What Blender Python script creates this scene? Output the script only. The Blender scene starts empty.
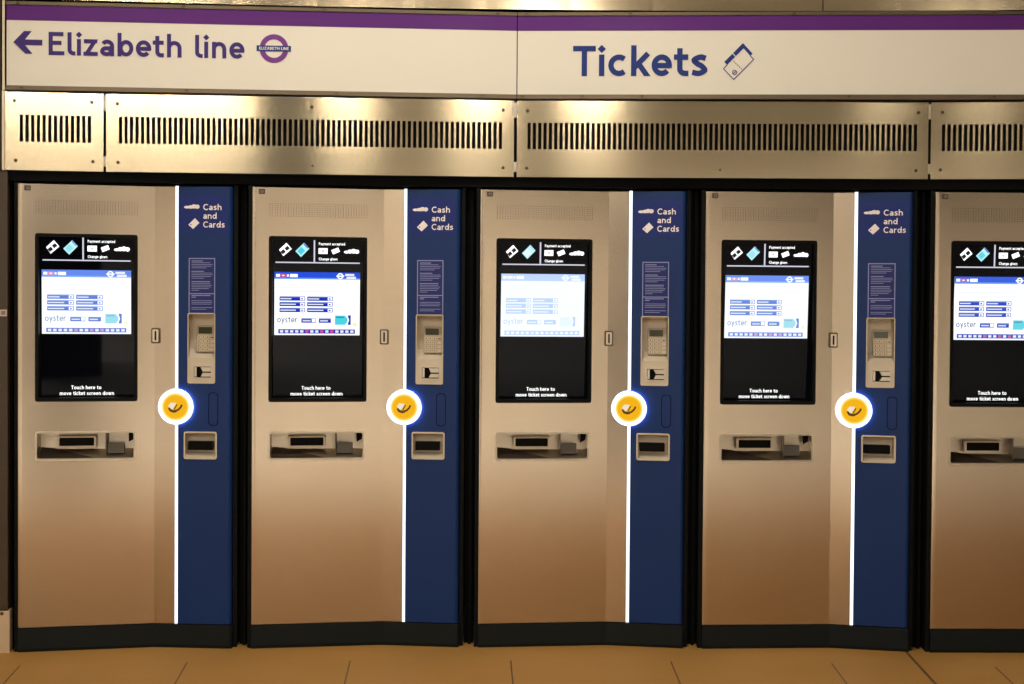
import bpy, math, random
from mathutils import Matrix, Vector
random.seed(7)
C = bpy.context.scene.collection
PI = math.pi

# ------------------------------------------------------------------ materials
def new_mat(name):
    m = bpy.data.materials.new(name); m.use_nodes = True
    nt = m.node_tree
    return m, nt, nt.nodes['Principled BSDF']

def pmat(name, col, rough=0.5, metal=0.0, spec=0.5, noise=0.06, scale=40.0, coat=0.0, coat_rough=0.05, bump=0.0):
    """painted / plastic / glass surface with a little procedural mottling"""
    m, nt, b = new_mat(name)
    n = nt.nodes.new('ShaderNodeTexNoise'); n.inputs['Scale'].default_value = scale; n.inputs['Detail'].default_value = 4
    tc = nt.nodes.new('ShaderNodeTexCoord'); nt.links.new(tc.outputs['Object'], n.inputs['Vector'])
    mx = nt.nodes.new('ShaderNodeMix'); mx.data_type = 'RGBA'
    lo = [max(0, c*(1-noise)) for c in col]; hi = [min(1, c*(1+noise)) for c in col]
    mx.inputs['A'].default_value = (*lo, 1); mx.inputs['B'].default_value = (*hi, 1)
    nt.links.new(n.outputs['Fac'], mx.inputs['Factor']); nt.links.new(mx.outputs['Result'], b.inputs['Base Color'])
    b.inputs['Roughness'].default_value = rough; b.inputs['Metallic'].default_value = metal
    b.inputs['Specular IOR Level'].default_value = spec
    b.inputs['Coat Weight'].default_value = coat; b.inputs['Coat Roughness'].default_value = coat_rough
    if bump:
        bp = nt.nodes.new('ShaderNodeBump'); bp.inputs['Strength'].default_value = bump; bp.inputs['Distance'].default_value = 0.001
        nt.links.new(n.outputs['Fac'], bp.inputs['Height']); nt.links.new(bp.outputs['Normal'], b.inputs['Normal'])
    return m

def steel(name, col, rough, aniso, streak=0.06):
    """brushed stainless steel: grain along the wall, so highlights stretch vertically"""
    m, nt, b = new_mat(name)
    tc = nt.nodes.new('ShaderNodeTexCoord')
    mp = nt.nodes.new('ShaderNodeMapping'); mp.inputs['Scale'].default_value = (3, 3, 260)
    nt.links.new(tc.outputs['Object'], mp.inputs['Vector'])
    n = nt.nodes.new('ShaderNodeTexNoise'); n.inputs['Scale'].default_value = 1.0; n.inputs['Detail'].default_value = 3
    nt.links.new(mp.outputs['Vector'], n.inputs['Vector'])
    n2 = nt.nodes.new('ShaderNodeTexNoise'); n2.inputs['Scale'].default_value = 3.5; n2.inputs['Detail'].default_value = 4
    nt.links.new(tc.outputs['Object'], n2.inputs['Vector'])
    r = nt.nodes.new('ShaderNodeMapRange'); r.inputs['To Min'].default_value = rough*0.88; r.inputs['To Max'].default_value = rough*1.12
    nt.links.new(n2.outputs['Fac'], r.inputs['Value']); nt.links.new(r.outputs['Result'], b.inputs['Roughness'])
    mx = nt.nodes.new('ShaderNodeMix'); mx.data_type = 'RGBA'
    mx.inputs['A'].default_value = (*[c*(1-streak) for c in col], 1); mx.inputs['B'].default_value = (*[min(1, c*(1+streak)) for c in col], 1)
    nt.links.new(n.outputs['Fac'], mx.inputs['Factor']); nt.links.new(mx.outputs['Result'], b.inputs['Base Color'])
    b.inputs['Metallic'].default_value = 1.0
    b.inputs['Anisotropic'].default_value = aniso
    if aniso:
        cx = nt.nodes.new('ShaderNodeCombineXYZ'); cx.inputs[TANG].default_value = 1.0
        nt.links.new(cx.outputs['Vector'], b.inputs['Tangent'])
    return m

def emat(name, col, strength, spec=0.08):
    """a lit screen, lamp or light strip"""
    m, nt, b = new_mat(name)
    b.inputs['Base Color'].default_value = (0.01, 0.01, 0.01, 1)
    b.inputs['Roughness'].default_value = 0.15; b.inputs['Specular IOR Level'].default_value = spec
    b.inputs['Emission Color'].default_value = (*col, 1); b.inputs['Emission Strength'].default_value = strength
    return m

TANG = 'Z'
STEEL_COL = (0.60, 0.505, 0.350)
M = {}
M['steel'] = steel('brushed_steel', (0.60, 0.497, 0.385), 0.20, 0.20)
M['steel_vent'] = steel('brushed_steel_fascia', STEEL_COL, 0.15, 0.80, 0.04)
M['steel_fascia'] = steel('brushed_steel_strip', STEEL_COL, 0.18, 0.6, 0.04)
M['steel_plain'] = steel('satin_steel', (0.62, 0.56, 0.47), 0.35, 0.0)
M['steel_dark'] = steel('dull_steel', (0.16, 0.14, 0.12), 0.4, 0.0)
M['putty'] = pmat('putty_painted_metal', (0.62, 0.54, 0.42), 0.42, 0.0)
M['keypad'] = pmat('keypad_plastic', (0.44, 0.36, 0.25), 0.5)
M['key'] = pmat('key_plastic', (0.58, 0.49, 0.36), 0.45)
M['key_dark'] = pmat('key_print', (0.10, 0.06, 0.03), 0.5)
M['blue'] = pmat('blue_painted_metal', (0.005, 0.030, 0.140), 0.40, 0.0, 0.25)
M['blue_label'] = pmat('blue_vinyl', (0.011, 0.027, 0.185), 0.42, 0.0, 0.22)
M['notice'] = pmat('notice_vinyl', (0.020, 0.032, 0.170), 0.45, 0.0, 0.2)
M['notice_print'] = pmat('notice_print', (0.27, 0.30, 0.58), 0.5)
M['label_white'] = pmat('white_print', (0.90, 0.86, 0.88), 0.5)
M['blue_groove'] = pmat('blue_shadow_gap', (0.001, 0.004, 0.022), 0.7, 0.0, 0.1)
M['black'] = pmat('black_casing', (0.0025, 0.003, 0.0033), 0.7, 0.0, 0.08)
M['casing'] = pmat('charcoal_casing', (0.0035, 0.0045, 0.0048), 0.6, 0.0, 0.12)
M['kick'] = pmat('dark_green_black_plinth', (0.006, 0.010, 0.011), 0.5, 0.0, 0.2)
M['glass'] = pmat('black_glass', (0.002, 0.0025, 0.005), 0.03, 0.0, 0.13, noise=0.0)
M['bezel'] = pmat('black_screen_surround', (0.0025, 0.0025, 0.003), 0.5, 0.0, 0.12)
M['lcd'] = pmat('green_lcd', (0.050, 0.052, 0.022), 0.2)
M['slot'] = pmat('black_slot', (0.0025, 0.0025, 0.0028), 0.6, 0.0, 0.1)
M['slot_brown'] = pmat('deep_brown_slot', (0.010, 0.006, 0.003), 0.6, 0.0, 0.2)
M['plate'] = pmat('brown_label', (0.06, 0.045, 0.04), 0.5)
M['plate_print'] = pmat('label_print', (0.28, 0.22, 0.20), 0.5)
M['flap'] = pmat('grey_flap', (0.10, 0.09, 0.075), 0.35)
M['enamel'] = pmat('white_enamel', (0.82, 0.79, 0.71), 0.40, 0.0, 0.3, noise=0.02, scale=3, coat=0.05, coat_rough=0.2)
M['purple'] = pmat('purple_enamel', (0.110, 0.020, 0.205), 0.45, 0.0, 0.2, noise=0.03, scale=3, coat=0.05, coat_rough=0.2)
M['roundel'] = pmat('roundel_purple', (0.20, 0.055, 0.30), 0.5, 0.0, 0.2, noise=0.02)
M['navy'] = pmat('sign_navy', (0.022, 0.045, 0.23), 0.5, 0.0, 0.2, noise=0.02)
M['violet'] = pmat('sign_violet', (0.058, 0.034, 0.205), 0.5, 0.0, 0.2, noise=0.02)
M['rail'] = pmat('bronze_rail', (0.16, 0.125, 0.085), 0.35, 0.8)
M['rail_edge'] = pmat('pale_steel_edge', (0.70, 0.60, 0.46), 0.35, 0.5)
M['screw'] = pmat('screw_head', (0.10, 0.07, 0.045), 0.4, 0.8)
M['wall_panel'] = pmat('brown_wall_panel', (0.055, 0.038, 0.020), 0.45, 0.0, 0.4)
M['kick_steel'] = pmat('pale_steel_skirting', (0.62, 0.48, 0.32), 0.45, 0.3, bump=0.2, scale=120)
M['sticker'] = pmat('sticker_white', (0.60, 0.50, 0.47), 0.6)
M['sticker_mid'] = pmat('sticker_print', (0.26, 0.19, 0.17), 0.6)
M['ceiling'] = pmat('ceiling_paint', (0.50, 0.46, 0.40), 0.7)
M['hall'] = pmat('hall_wall', (0.45, 0.42, 0.38), 0.6)
M['baffle'] = pmat('added_baffle_paint', (0.05, 0.045, 0.04), 0.7)
M['added_pillar'] = pmat('added_pillar_paint', (0.025, 0.027, 0.030), 0.5)
M['dark_void'] = pmat('dark_void', (0.006, 0.0055, 0.005), 0.7, 0.0, 0.2)
M['hand'] = pmat('reader_hand', (0.11, 0.055, 0.012), 0.5)
M['e_white'] = emat('lit_white', (0.88, 0.93, 1.0), 1.7)
M['e_halo'] = emat('added_ring_spill', (0.35, 0.52, 1.0), 16.0)  # reader base set glowing to throw blue spill on the panel
M['e_ring'] = emat('lit_ring', (0.88, 0.92, 1.0), 1.8)
M['e_ring2'] = emat('lit_ring_inner', (1.0, 0.86, 0.42), 1.15)
M['e_ring3'] = emat('lit_ring_core', (1.0, 0.66, 0.09), 1.0)
M['e_yellow'] = emat('lit_yellow', (1.0, 0.49, 0.004), 0.92)
M['e_card'] = emat('lit_card', (1.0, 0.88, 0.68), 0.85)

# screen picture: one set of lit colours for each machine's brightness
SCREEN = dict(s_print=((1, 1, 1), 1.5), s_line=((0.75, 0.75, 0.9), 0.9), s_white=((0.97, 0.985, 1.0), 1.15), s_header=((0.01, 0.08, 0.80), 0.9),
              s_header_light=((0.16, 0.36, 0.95), 0.9), s_button=((0.0, 0.02, 0.62), 0.8), s_button_light=((0.10, 0.22, 0.72), 0.75),
              s_word=((0.06, 0.12, 0.24), 0.9), s_cyan=((0.07, 0.72, 0.86), 0.9), s_cyan_dark=((0.0, 0.33, 0.58), 0.8), s_stripe=((0.01, 0.04, 0.50), 0.8),
              s_pink=((0.75, 0.09, 0.30), 0.9), s_pale=((0.84, 0.87, 0.93), 1.0), s_yellow=((0.95, 0.90, 0.50), 1.0), s_mint=((0.50, 0.93, 0.97), 1.0), s_dark=((0.02, 0.02, 0.03), 0.3))
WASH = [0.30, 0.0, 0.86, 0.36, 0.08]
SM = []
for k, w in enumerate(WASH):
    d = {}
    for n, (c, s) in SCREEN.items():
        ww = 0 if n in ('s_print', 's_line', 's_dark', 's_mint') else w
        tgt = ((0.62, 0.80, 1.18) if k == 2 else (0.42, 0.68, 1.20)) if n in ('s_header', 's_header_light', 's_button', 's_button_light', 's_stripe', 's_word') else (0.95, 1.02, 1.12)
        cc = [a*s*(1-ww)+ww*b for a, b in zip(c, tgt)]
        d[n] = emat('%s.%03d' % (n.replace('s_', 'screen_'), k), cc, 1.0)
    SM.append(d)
M.update(SM[0])

# floor: tan tiles laid in a gentle curve following the row of machines
CURV = 0.02541618641725435
RAD = 1/(2*CURV)
def floor_mat():
    m, nt, b = new_mat('tan_floor_tiles')
    N, Lk = nt.nodes, nt.links
    geo = N.new('ShaderNodeNewGeometry'); sep = N.new('ShaderNodeSeparateXYZ'); Lk.new(geo.outputs['Position'], sep.inputs[0])
    def math_(op, a, bb=None, c=None):
        n = N.new('ShaderNodeMath'); n.operation = op
        for i, v in enumerate((a, bb, c)):
            if v is None: continue
            if isinstance(v, (int, float)): n.inputs[i].default_value = v
            else: Lk.new(v, n.inputs[i])
        return n.outputs[0]
    yy = math_('ADD', sep.outputs['Y'], RAD)
    ang = math_('ARCTAN2', sep.outputs['X'], yy)
    s = math_('MULTIPLY', ang, RAD)
    rr = math_('SQRT', math_('ADD', math_('MULTIPLY', sep.outputs['X'], sep.outputs['X']), math_('MULTIPLY', yy, yy)))
    dist = math_('SUBTRACT', RAD, rr)                   # metres out from the machines' front
    u = math_('FRACT', math_('DIVIDE', math_('ADD', s, 0.0886+63.3), 0.633))
    ju = math_('LESS_THAN', math_('ABSOLUTE', math_('SUBTRACT', u, 0.5)), 0.4955)     # 1 inside a tile
    v = math_('FRACT', math_('DIVIDE', math_('ADD', dist, 63.3-0.215), 0.633))
    jv = math_('LESS_THAN', math_('ABSOLUTE', math_('SUBTRACT', v, 0.5)), 0.4965)
    wide = math_('GREATER_THAN', math_('ABSOLUTE', math_('SUBTRACT', s, 1.515)), 0.006)
    band = math_('LESS_THAN', dist, 0.213)
    tile = math_('MULTIPLY', math_('MAXIMUM', ju, band), wide)
    # colour
    n1 = N.new('ShaderNodeTexNoise'); n1.inputs['Scale'].default_value = 1.6; n1.inputs['Detail'].default_value = 5
    n2 = N.new('ShaderNodeTexNoise'); n2.inputs['Scale'].default_value = 160; n2.inputs['Detail'].default_value = 2
    Lk.new(geo.outputs['Position'], n1.inputs['Vector']); Lk.new(geo.outputs['Position'], n2.inputs['Vector'])
    mix = math_('ADD', math_('MULTIPLY', n1.outputs['Fac'], 0.6), math_('MULTIPLY', n2.outputs['Fac'], 0.4))
    r = N.new('ShaderNodeValToRGB'); r.color_ramp.elements[0].position = 0.3; r.color_ramp.elements[1].position = 0.7
    r.color_ramp.elements[0].color = (0.36, 0.186, 0.047, 1); r.color_ramp.elements[1].color = (0.45, 0.24, 0.069, 1)
    Lk.new(mix, r.inputs['Fac'])
    def mixc(fac, a, col):
        x = N.new('ShaderNodeMix'); x.data_type = 'RGBA'; x.inputs['A'].default_value = (*col, 1)
        Lk.new(fac, x.inputs['Factor']); Lk.new(a, x.inputs['B']); return x.outputs['Result']
    c1 = mixc(jv, r.outputs['Color'], (0.40, 0.235, 0.09))
    # beyond the tan border the hall is paved in pale grey stone
    n3 = N.new('ShaderNodeMix'); n3.data_type = 'RGBA'; n3.inputs['A'].default_value = (0.50, 0.50, 0.49, 1); n3.inputs['B'].default_value = (0.62, 0.62, 0.60, 1)
    Lk.new(n1.outputs['Fac'], n3.inputs['Factor'])
    z = N.new('ShaderNodeMix'); z.data_type = 'RGBA'; Lk.new(math_('GREATER_THAN', dist, 0.215+0.633*7), z.inputs['Factor'])
    Lk.new(c1, z.inputs['A']); Lk.new(n3.outputs['Result'], z.inputs['B']); c1 = z.outputs['Result']
    c2 = mixc(tile, c1, (0.13, 0.065, 0.03))
    Lk.new(c2, b.inputs['Base Color'])
    b.inputs['Roughness'].default_value = 0.6; b.inputs['Specular IOR Level'].default_value = 0.2
    return m
M['floor'] = floor_mat()

# ------------------------------------------------------------------ mesh builder
class MB:
    """collects faces given as (x along the wall, d out of the surface, z) and maps them into the object's own frame"""
    def __init__(self, fmap=None):
        self.v, self.f, self.mi, self.mats = [], [], [], []
        self.map = fmap or (lambda x, d, z: (x, -d, z)); self.cur = 0
    def mat(self, key):
        m = M[key]
        if m not in self.mats: self.mats.append(m)
        self.cur = self.mats.index(m); return self
    def face(self, pts):
        i = len(self.v); self.v += [self.map(*p) for p in pts]
        self.f.append(list(range(i, i+len(pts)))); self.mi.append(self.cur)
    # flat shapes at distance d, counter-clockwise in (x, z)
    def poly(self, pts, d): self.face([(x, d, z) for x, z in pts])
    def rect(self, x0, x1, z0, z1, d): self.poly([(x0, z0), (x1, z0), (x1, z1), (x0, z1)], d)
    def disc(self, cx, cz, r, d, n=40, r0=0.0):
        for k in range(n):
            a, b = 2*PI*k/n, 2*PI*(k+1)/n
            P = lambda q, t: (cx+q*math.cos(t), cz+q*math.sin(t))
            if r0 > 0: self.poly([P(r0, a), P(r, a), P(r, b), P(r0, b)], d)
            else: self.poly([(cx, cz), P(r, a), P(r, b)], d)
    def stroke(self, pts, w, d, closed=False):
        self.lift = getattr(self, 'lift', 0)+1; d = d+4e-5*(self.lift % 12)
        pts = [Vector(p) for p in pts]; pts = [p for i, p in enumerate(pts) if i == 0 or (p-pts[i-1]).length > 1e-5*max(1, w)]
        n = len(pts); h = w/2; off = []
        for i in range(n):
            a = pts[i-1] if (i > 0 or closed) else None
            c = pts[(i+1) % n] if (i < n-1 or closed) else None
            t1 = (pts[i]-a).normalized() if a is not None else None
            t2 = (c-pts[i]).normalized() if c is not None else None
            if t1 is None: t1 = t2
            if t2 is None: t2 = t1
            t = (t1+t2); t = t.normalized() if t.length > 1e-6 else t1
            nn = Vector((-t.y, t.x)); k = max(0.5, nn.dot(Vector((-t1.y, t1.x))))
            off.append(nn*(h/k))
        for i in range(n if closed else n-1):
            j = (i+1) % n
            q = [tuple(pts[i]-off[i]), tuple(pts[j]-off[j]), tuple(pts[j]+off[j]), tuple(pts[i]+off[i])]
            lo, hi = getattr(self, 'clip', (None, None))
            if lo is not None: q = clip_z(q, lo, 1)
            if hi is not None: q = clip_z(q, hi, -1)
            if len(q) > 2: self.poly(q, d)
    # solids
    def prism(self, pts, d0, d1, back=True):
        n = len(pts); self.poly(pts, d1)
        if back: self.face([(x, d0, z) for x, z in reversed(pts)])
        for i in range(n):
            a, b = pts[i], pts[(i+1) % n]
            self.face([(a[0], d0, a[1]), (b[0], d0, b[1]), (b[0], d1, b[1]), (a[0], d1, a[1])])
    def box(self, x0, x1, d0, d1, z0, z1): self.prism([(x0, z0), (x1, z0), (x1, z1), (x0, z1)], d0, d1)
    def ringprism(self, outer, inner, d0, d1):
        n = len(outer)
        for i in range(n):
            j = (i+1) % n; a, b, p, q = outer[i], outer[j], inner[i], inner[j]
            self.poly([a, b, q, p], d1)
            self.face([(a[0], d0, a[1]), (b[0], d0, b[1]), (b[0], d1, b[1]), (a[0], d1, a[1])])
            self.face([(q[0], d0, q[1]), (p[0], d0, p[1]), (p[0], d1, p[1]), (q[0], d1, q[1])])
            self.face([(b[0], d0, b[1]), (a[0], d0, a[1]), (p[0], d0, p[1]), (q[0], d0, q[1])])
    def plate(self, x0, x1, z0, z1, holes, d0, d1, cuts=()):
        """sheet with rectangular cut-outs: front, back and every edge as real faces"""
        xs = sorted({x0, x1, *cuts, *[v for h in holes for v in h[:2]]}); zs = sorted({z0, z1, *[v for h in holes for v in h[2:]]})
        xs = [x for x in xs if x0 <= x <= x1]
        def solid(i, j):
            if i < 0 or j < 0 or i >= len(xs)-1 or j >= len(zs)-1: return False
            cx, cz = (xs[i]+xs[i+1])/2, (zs[j]+zs[j+1])/2
            return not any(h[0] < cx < h[1] and h[2] < cz < h[3] for h in holes)
        for i in range(len(xs)-1):
            for j in range(len(zs)-1):
                if not solid(i, j): continue
                a, b, c, d = xs[i], xs[i+1], zs[j], zs[j+1]
                self.rect(a, b, c, d, d1)
                self.face([(b, d0, c), (a, d0, c), (a, d0, d), (b, d0, d)])
                if not solid(i-1, j): self.face([(a, d0, c), (a, d1, c), (a, d1, d), (a, d0, d)])
                if not solid(i+1, j): self.face([(b, d1, c), (b, d0, c), (b, d0, d), (b, d1, d)])
                if not solid(i, j-1): self.face([(a, d0, c), (b, d0, c), (b, d1, c), (a, d1, c)])
                if not solid(i, j+1): self.face([(a, d1, d), (b, d1, d), (b, d0, d), (a, d0, d)])
    def build(self, name, parent=None, smooth=False):
        me = bpy.data.meshes.new(name); me.from_pydata(self.v, [], self.f)
        for m in self.mats: me.materials.append(m)
        me.polygons.foreach_set('material_index', self.mi)
        if smooth: me.polygons.foreach_set('use_smooth', [True]*len(self.f))
        me.validate(); me.update()
        o = bpy.data.objects.new(name, me); C.objects.link(o)
        if parent: o.parent = parent
        return o

def clip_z(q, z, sgn):
    """keep the part of a flat outline above (sgn 1) or below (sgn -1) the height z"""
    out = []
    for i in range(len(q)):
        a, b = q[i-1], q[i]; fa, fb = (a[1]-z)*sgn, (b[1]-z)*sgn
        if fa*fb < 0: t = fa/(fa-fb); out.append((a[0]+(b[0]-a[0])*t, z))
        if fb >= 0: out.append(b)
    return out

def rrect(x0, x1, z0, z1, r, n=5):
    pts = []
    for cx, cz, a in ((x1-r, z0+r, -90), (x1-r, z1-r, 0), (x0+r, z1-r, 90), (x0+r, z0+r, 180)):
        for k in range(n+1):
            t = math.radians(a+90*k/n); pts.append((cx+r*math.cos(t), cz+r*math.sin(t)))
    return pts

# ------------------------------------------------------------------ lettering (round humanist sans drawn as strokes)
def arc(cx, cy, rx, ry, a0, a1, n=14):
    return [(cx+rx*math.cos(math.radians(a0+(a1-a0)*k/n)), cy+ry*math.sin(math.radians(a0+(a1-a0)*k/n))) for k in range(n+1)]
def catmull(p, n=5):
    q = [p[0]]+p+[p[-1]]; out = []
    for i in range(1, len(q)-2):
        for k in range(n):
            t = k/n; f = lambda a, b, c, d: 0.5*(2*b+(c-a)*t+(2*a-5*b+4*c-d)*t*t+(3*b-a-3*c+d)*t**3)
            out.append(tuple(f(q[i-1][j], q[i][j], q[i+1][j], q[i+2][j]) for j in (0, 1)))
    return out+[p[-1]]
X = 0.715
def glyph(c, w):
    """width, strokes [(points, closed)], filled polygons; cap height 1"""
    h = w/2; S, P = [], []
    def st(*p): S.append((list(p), False))
    def bowl(cx, rx, cy=X/2, ry=X/2-h): S.append((arc(cx, cy, rx, ry, 0, 345, 23), True))
    def dia(x, y=0.90, r=0.135): P.append([(x, y-r), (x+r, y), (x, y+r), (x-r, y)])
    if c == 'T': W = .735; st((0, 1-h), (W, 1-h)); st((W/2, 0), (W/2, 1))
    elif c == 'E': W = .66; st((h, 0), (h, 1)); st((0, 1-h), (.62, 1-h)); st((0, .53), (.54, .53)); st((0, h), (W, h))
    elif c == 'C': W = .76; st(*arc(.47, .5, .47-h, .5-h, 48, 312, 20))
    elif c == 'P': W = .62; st((h, 0), (h, 1)); st((h, 1-h), (.35, 1-h), *arc(.35, .71, .27-h, .29-h, 90, -90), (h, .42+h))
    elif c == 'L': W = .55; st((h, 0), (h, 1)); st((0, h), (W, h))
    elif c == 'I': W = w; st((h, 0), (h, 1))
    elif c == 'Z': W = .70; st((.02, 1-h), (W-.02, 1-h)); st((0, h), (W, h)); st((.06, -.02), (W-.06, 1.02))
    elif c == 'A': W = .84; st((h, 0), (W/2, 1)); st((W-h, 0), (W/2, 1)); st((.2, .3), (W-.2, .3))
    elif c == 'B': W = .64; st((h, 0), (h, 1)); st((h, 1-h), (.32, 1-h), *arc(.32, .76, .26-h, .24-h, 90, -90), (h, .52+h)); st((h, .5), (.34, .5), *arc(.34, .27, .30-h, .27-h, 90, -90), (h, h))
    elif c == 'H': W = .76; st((h, 0), (h, 1)); st((W-h, 0), (W-h, 1)); st((h, .52), (W-h, .52))
    elif c == 'N': W = .76; st((h, 0), (h, 1)); st((W-h, 0), (W-h, 1)); st((h, 1), (W-h, 0))
    elif c == 'a':
        W = .59; st((W-h, 0), (W-h, .44), *arc(.30, .44, W-h-.30, X-h-.44, 0, 150, 12)); S.append((arc(.275, .215, .275-h, .215-h, 0, 345, 23), True))
        st((.30, .43-h), (W-h, .43-h))
    elif c == 'b': W = .67; st((h, 0), (h, 1.02)); bowl(.36, .31-h)
    elif c == 'c': W = .585; st(*arc(.35, X/2, .35-h, X/2-h, 50, 310, 18))
    elif c == 'd': W = .67; st((W-h, 0), (W-h, 1.02)); bowl(.31, .31-h)
    elif c == 'e': W = .66; st(*arc(W/2, X/2, W/2-h, X/2-h, -17, 318, 24)); st((h, X/2-.01), (W-h*.6, X/2-.01))
    elif c == 'g': W = .66; bowl(.31, .31-h); st((W-h, X), (W-h, 0), *arc(.33, -.02, W-h-.33, .24-h, 0, -140, 10))
    elif c == 'h': W = .62; st((h, 0), (h, 1.02)); st((h, .38), *arc(W/2, .40, W/2-h, X-h-.40, 180, 0, 14), (W-h, 0))
    elif c == 'i': W = w*1.05; st((W/2, 0), (W/2, X)); dia(W/2)
    elif c == 'k': W = .61; st((h, 0), (h, 1.02)); st((h, .26), (.55, .75)); st((.23, .43), (.57, -.06))
    elif c == 'l': W = .33; st((h, 1), (h, .24), *arc(h+.19, .24, .19, .24-h, 180, 270, 6), (.33, h))
    elif c == 'm': W = 1.0; st((h, 0), (h, X)); [st((x, .38), *arc(x+.2075, .40, .2075, X-h-.40, 180, 0, 10), (x+.415, 0)) for x in (h, h+.415)]
    elif c == 'n': W = .62; st((h, 0), (h, X)); st((h, .38), *arc(W/2, .40, W/2-h, X-h-.40, 180, 0, 14), (W-h, 0))
    elif c == 'o': W = .70; bowl(W/2, W/2-h)
    elif c == 'p': W = .67; st((h, -.25), (h, X)); bowl(.36, .31-h)
    elif c == 'r': W = .41; st((h, 0), (h, X)); st((h, .36), *arc(.34, .36, .34-h, X-h-.36, 180, 75, 8))
    elif c == 's': W = .51; st(*catmull([(.46, .585), (.29, X-h), (.09, .53), (.20, .405), (.34, .325), (.43, .19), (.24, h), (.03, .13)]))
    elif c == 't': W = .47; st((.19, .92), (.19, .24), *arc(.36, .24, .17, .24-h, 180, 270, 6), (W, h)); st((0, X-h), (.46, X-h))
    elif c == 'u': W = .62; st((W-h, 0), (W-h, X)); st((h, X), (h, .31), *arc(W/2, .31, W/2-h, .31-h, 180, 360, 14), (W-h, .33))
    elif c == 'v': W = .62; st((h-.03, X+.09), (W/2, -.02)); st((W-h+.03, X+.09), (W/2, -.02))
    elif c == 'w': W = .94; st((h, X), (.28, 0)); st((.28, 0), (W/2, X)); st((W/2, X), (W-.28, 0)); st((W-.28, 0), (W-h, X))
    elif c == 'y': W = .62; st((h, X), (W/2+.02, .05)); st((W-h, X), (.20, -.26))
    elif c == 'z': W = .60; st((.02, X-h), (W-.02, X-h)); st((0, h), (W, h)); st((.06, -.03), (W-.06, X+.03))
    else: W = .48
    return W, S, P
GAP = {'Ti': .10, 'ic': .12, 'ck': .15, 'ke': .05, 'et': .06, 'ts': .09, 'li': .06, 'iz': .10, 'za': .10, 'ab': .14, 'be': .10, 'th': .13, 'in': .16, 'ne': .13, 'El': .13}
def text(mb, s, x, z, size, d, width=None, weight=0.17, align='l'):
    """lettering with its baseline at z; width squeezes or stretches it to the measured length"""
    pos, cx = [], 0.0
    for i, c in enumerate(s):
        g = glyph(c, weight)
        if i: cx += GAP.get(s[i-1:i+1], .13) if ' ' not in s[i-1:i+1] else 0.03
        pos.append((cx, g)); cx += g[0]
    k = size if width is None else width/cx
    tot = cx*k
    ox = x if align == 'l' else x-tot/2
    for ci, (px, (W, S, P)) in enumerate(pos):
        lo, hi = {'k': (0, None), 'v': (0, X), 'w': (0, X), 'y': (None, X), 'z': (0, X), 'A': (0, 1), 'N': (0, 1), 'Z': (0, 1)}.get(s[ci], (None, None))
        mb.clip = (None if lo is None else z+lo*size, None if hi is None else z+hi*size)
        for pts, cl in S:
            mb.stroke([(ox+(px+a)*k, z+b*size) for a, b in pts], weight*(k+size)/2, d, cl)
        mb.clip = (None, None)
        for q in P: mb.poly([(ox+(px+a)*k, z+b*size) for a, b in q], d)
    return tot

def rot_rect(mb, cx, cz, w, h, deg, d):
    t = math.radians(deg); c, s = math.cos(t), math.sin(t)
    mb.poly([(cx+a*c-b*s, cz+a*s+b*c) for a, b in ((-w/2, -h/2), (w/2, -h/2), (w/2, h/2), (-w/2, h/2))], d)

# ------------------------------------------------------------------ placing things along the curved front
def front(s): return Vector((s, -CURV*s*s, 0))
def empty(name, label, cat, s0, s1, z=0.0, group=None):
    a, b = front(s0), front(s1); t = (b-a).normalized()
    o = bpy.data.objects.new(name, None); C.objects.link(o)
    o.empty_display_size = 0.1
    o.location = (a.x, a.y, z); o.rotation_euler = (0, 0, math.atan2(t.y, t.x))
    o['label'] = label; o['category'] = cat
    if group: o['group'] = group
    return o, (b-a).length
def structure(o, label=None):
    o['kind'] = 'structure'
    if label: o['label'] = label
    return o
def arc_box(mb, s0, s1, d0, d1, z0, z1, n=16):
    """box bent along the front line; d grows towards the hall"""
    def pt(s, d, z):
        p = front(s); a = math.atan(-2*CURV*s)
        return (p.x+math.sin(a)*d, p.y-math.cos(a)*d, z)
    mb.map = pt
    ss = [s0+(s1-s0)*i/n for i in range(n+1)]
    for a, b in zip(ss, ss[1:]):
        mb.face([(a, d1, z0), (b, d1, z0), (b, d1, z1), (a, d1, z1)]); mb.face([(b, d0, z0), (a, d0, z0), (a, d0, z1), (b, d0, z1)])
        mb.face([(a, d0, z0), (b, d0, z0), (b, d1, z0), (a, d1, z0)]); mb.face([(a, d1, z1), (b, d1, z1), (b, d0, z1), (a, d0, z1)])
    mb.face([(s0, d0, z0), (s0, d1, z0), (s0, d1, z1), (s0, d0, z1)]); mb.face([(s1, d1, z0), (s1, d0, z0), (s1, d0, z1), (s1, d1, z1)])

# ------------------------------------------------------------------ the hall
def room_box(name, x0, x1, y0, y1, z0, z1, key):
    mb = MB(lambda x, y, z: (x, y, z)).mat(key)
    mb.box(x0, x1, y0, y1, z0, z1)
    return structure(mb.build(name))
room_box('floor', -8, 8, -17, 1.2, -0.12, 0, 'floor')
room_box('ceiling', -8, 8, -17, 1.2, 4.3, 4.42, 'ceiling')
room_box('trim_9', -8, 0.9, -14.9, -14.7, 3.10, 4.3, 'baffle')  # added unseen baffle, keeps the rear washers out of the vents' reflection
room_box('trim_11', 0.9, 8, -14.9, -14.7, 2.75, 4.3, 'baffle')  # added too, hung lower to darken what the right-hand vents reflect
room_box('trim_10', -8, 8, -8.2, -8.0, 3.70, 4.3, 'baffle')  # added unseen baffle, hides the main hall light from the vents
room_box('added_pillar', -1.60, -1.02, -7.2, -6.4, 0, 4.3, 'added_pillar')  # added behind the camera to darken the first screen's reflection
room_box('wall_front', -8, 8, -17.15, -17, 0, 4.3, 'hall')
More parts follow.
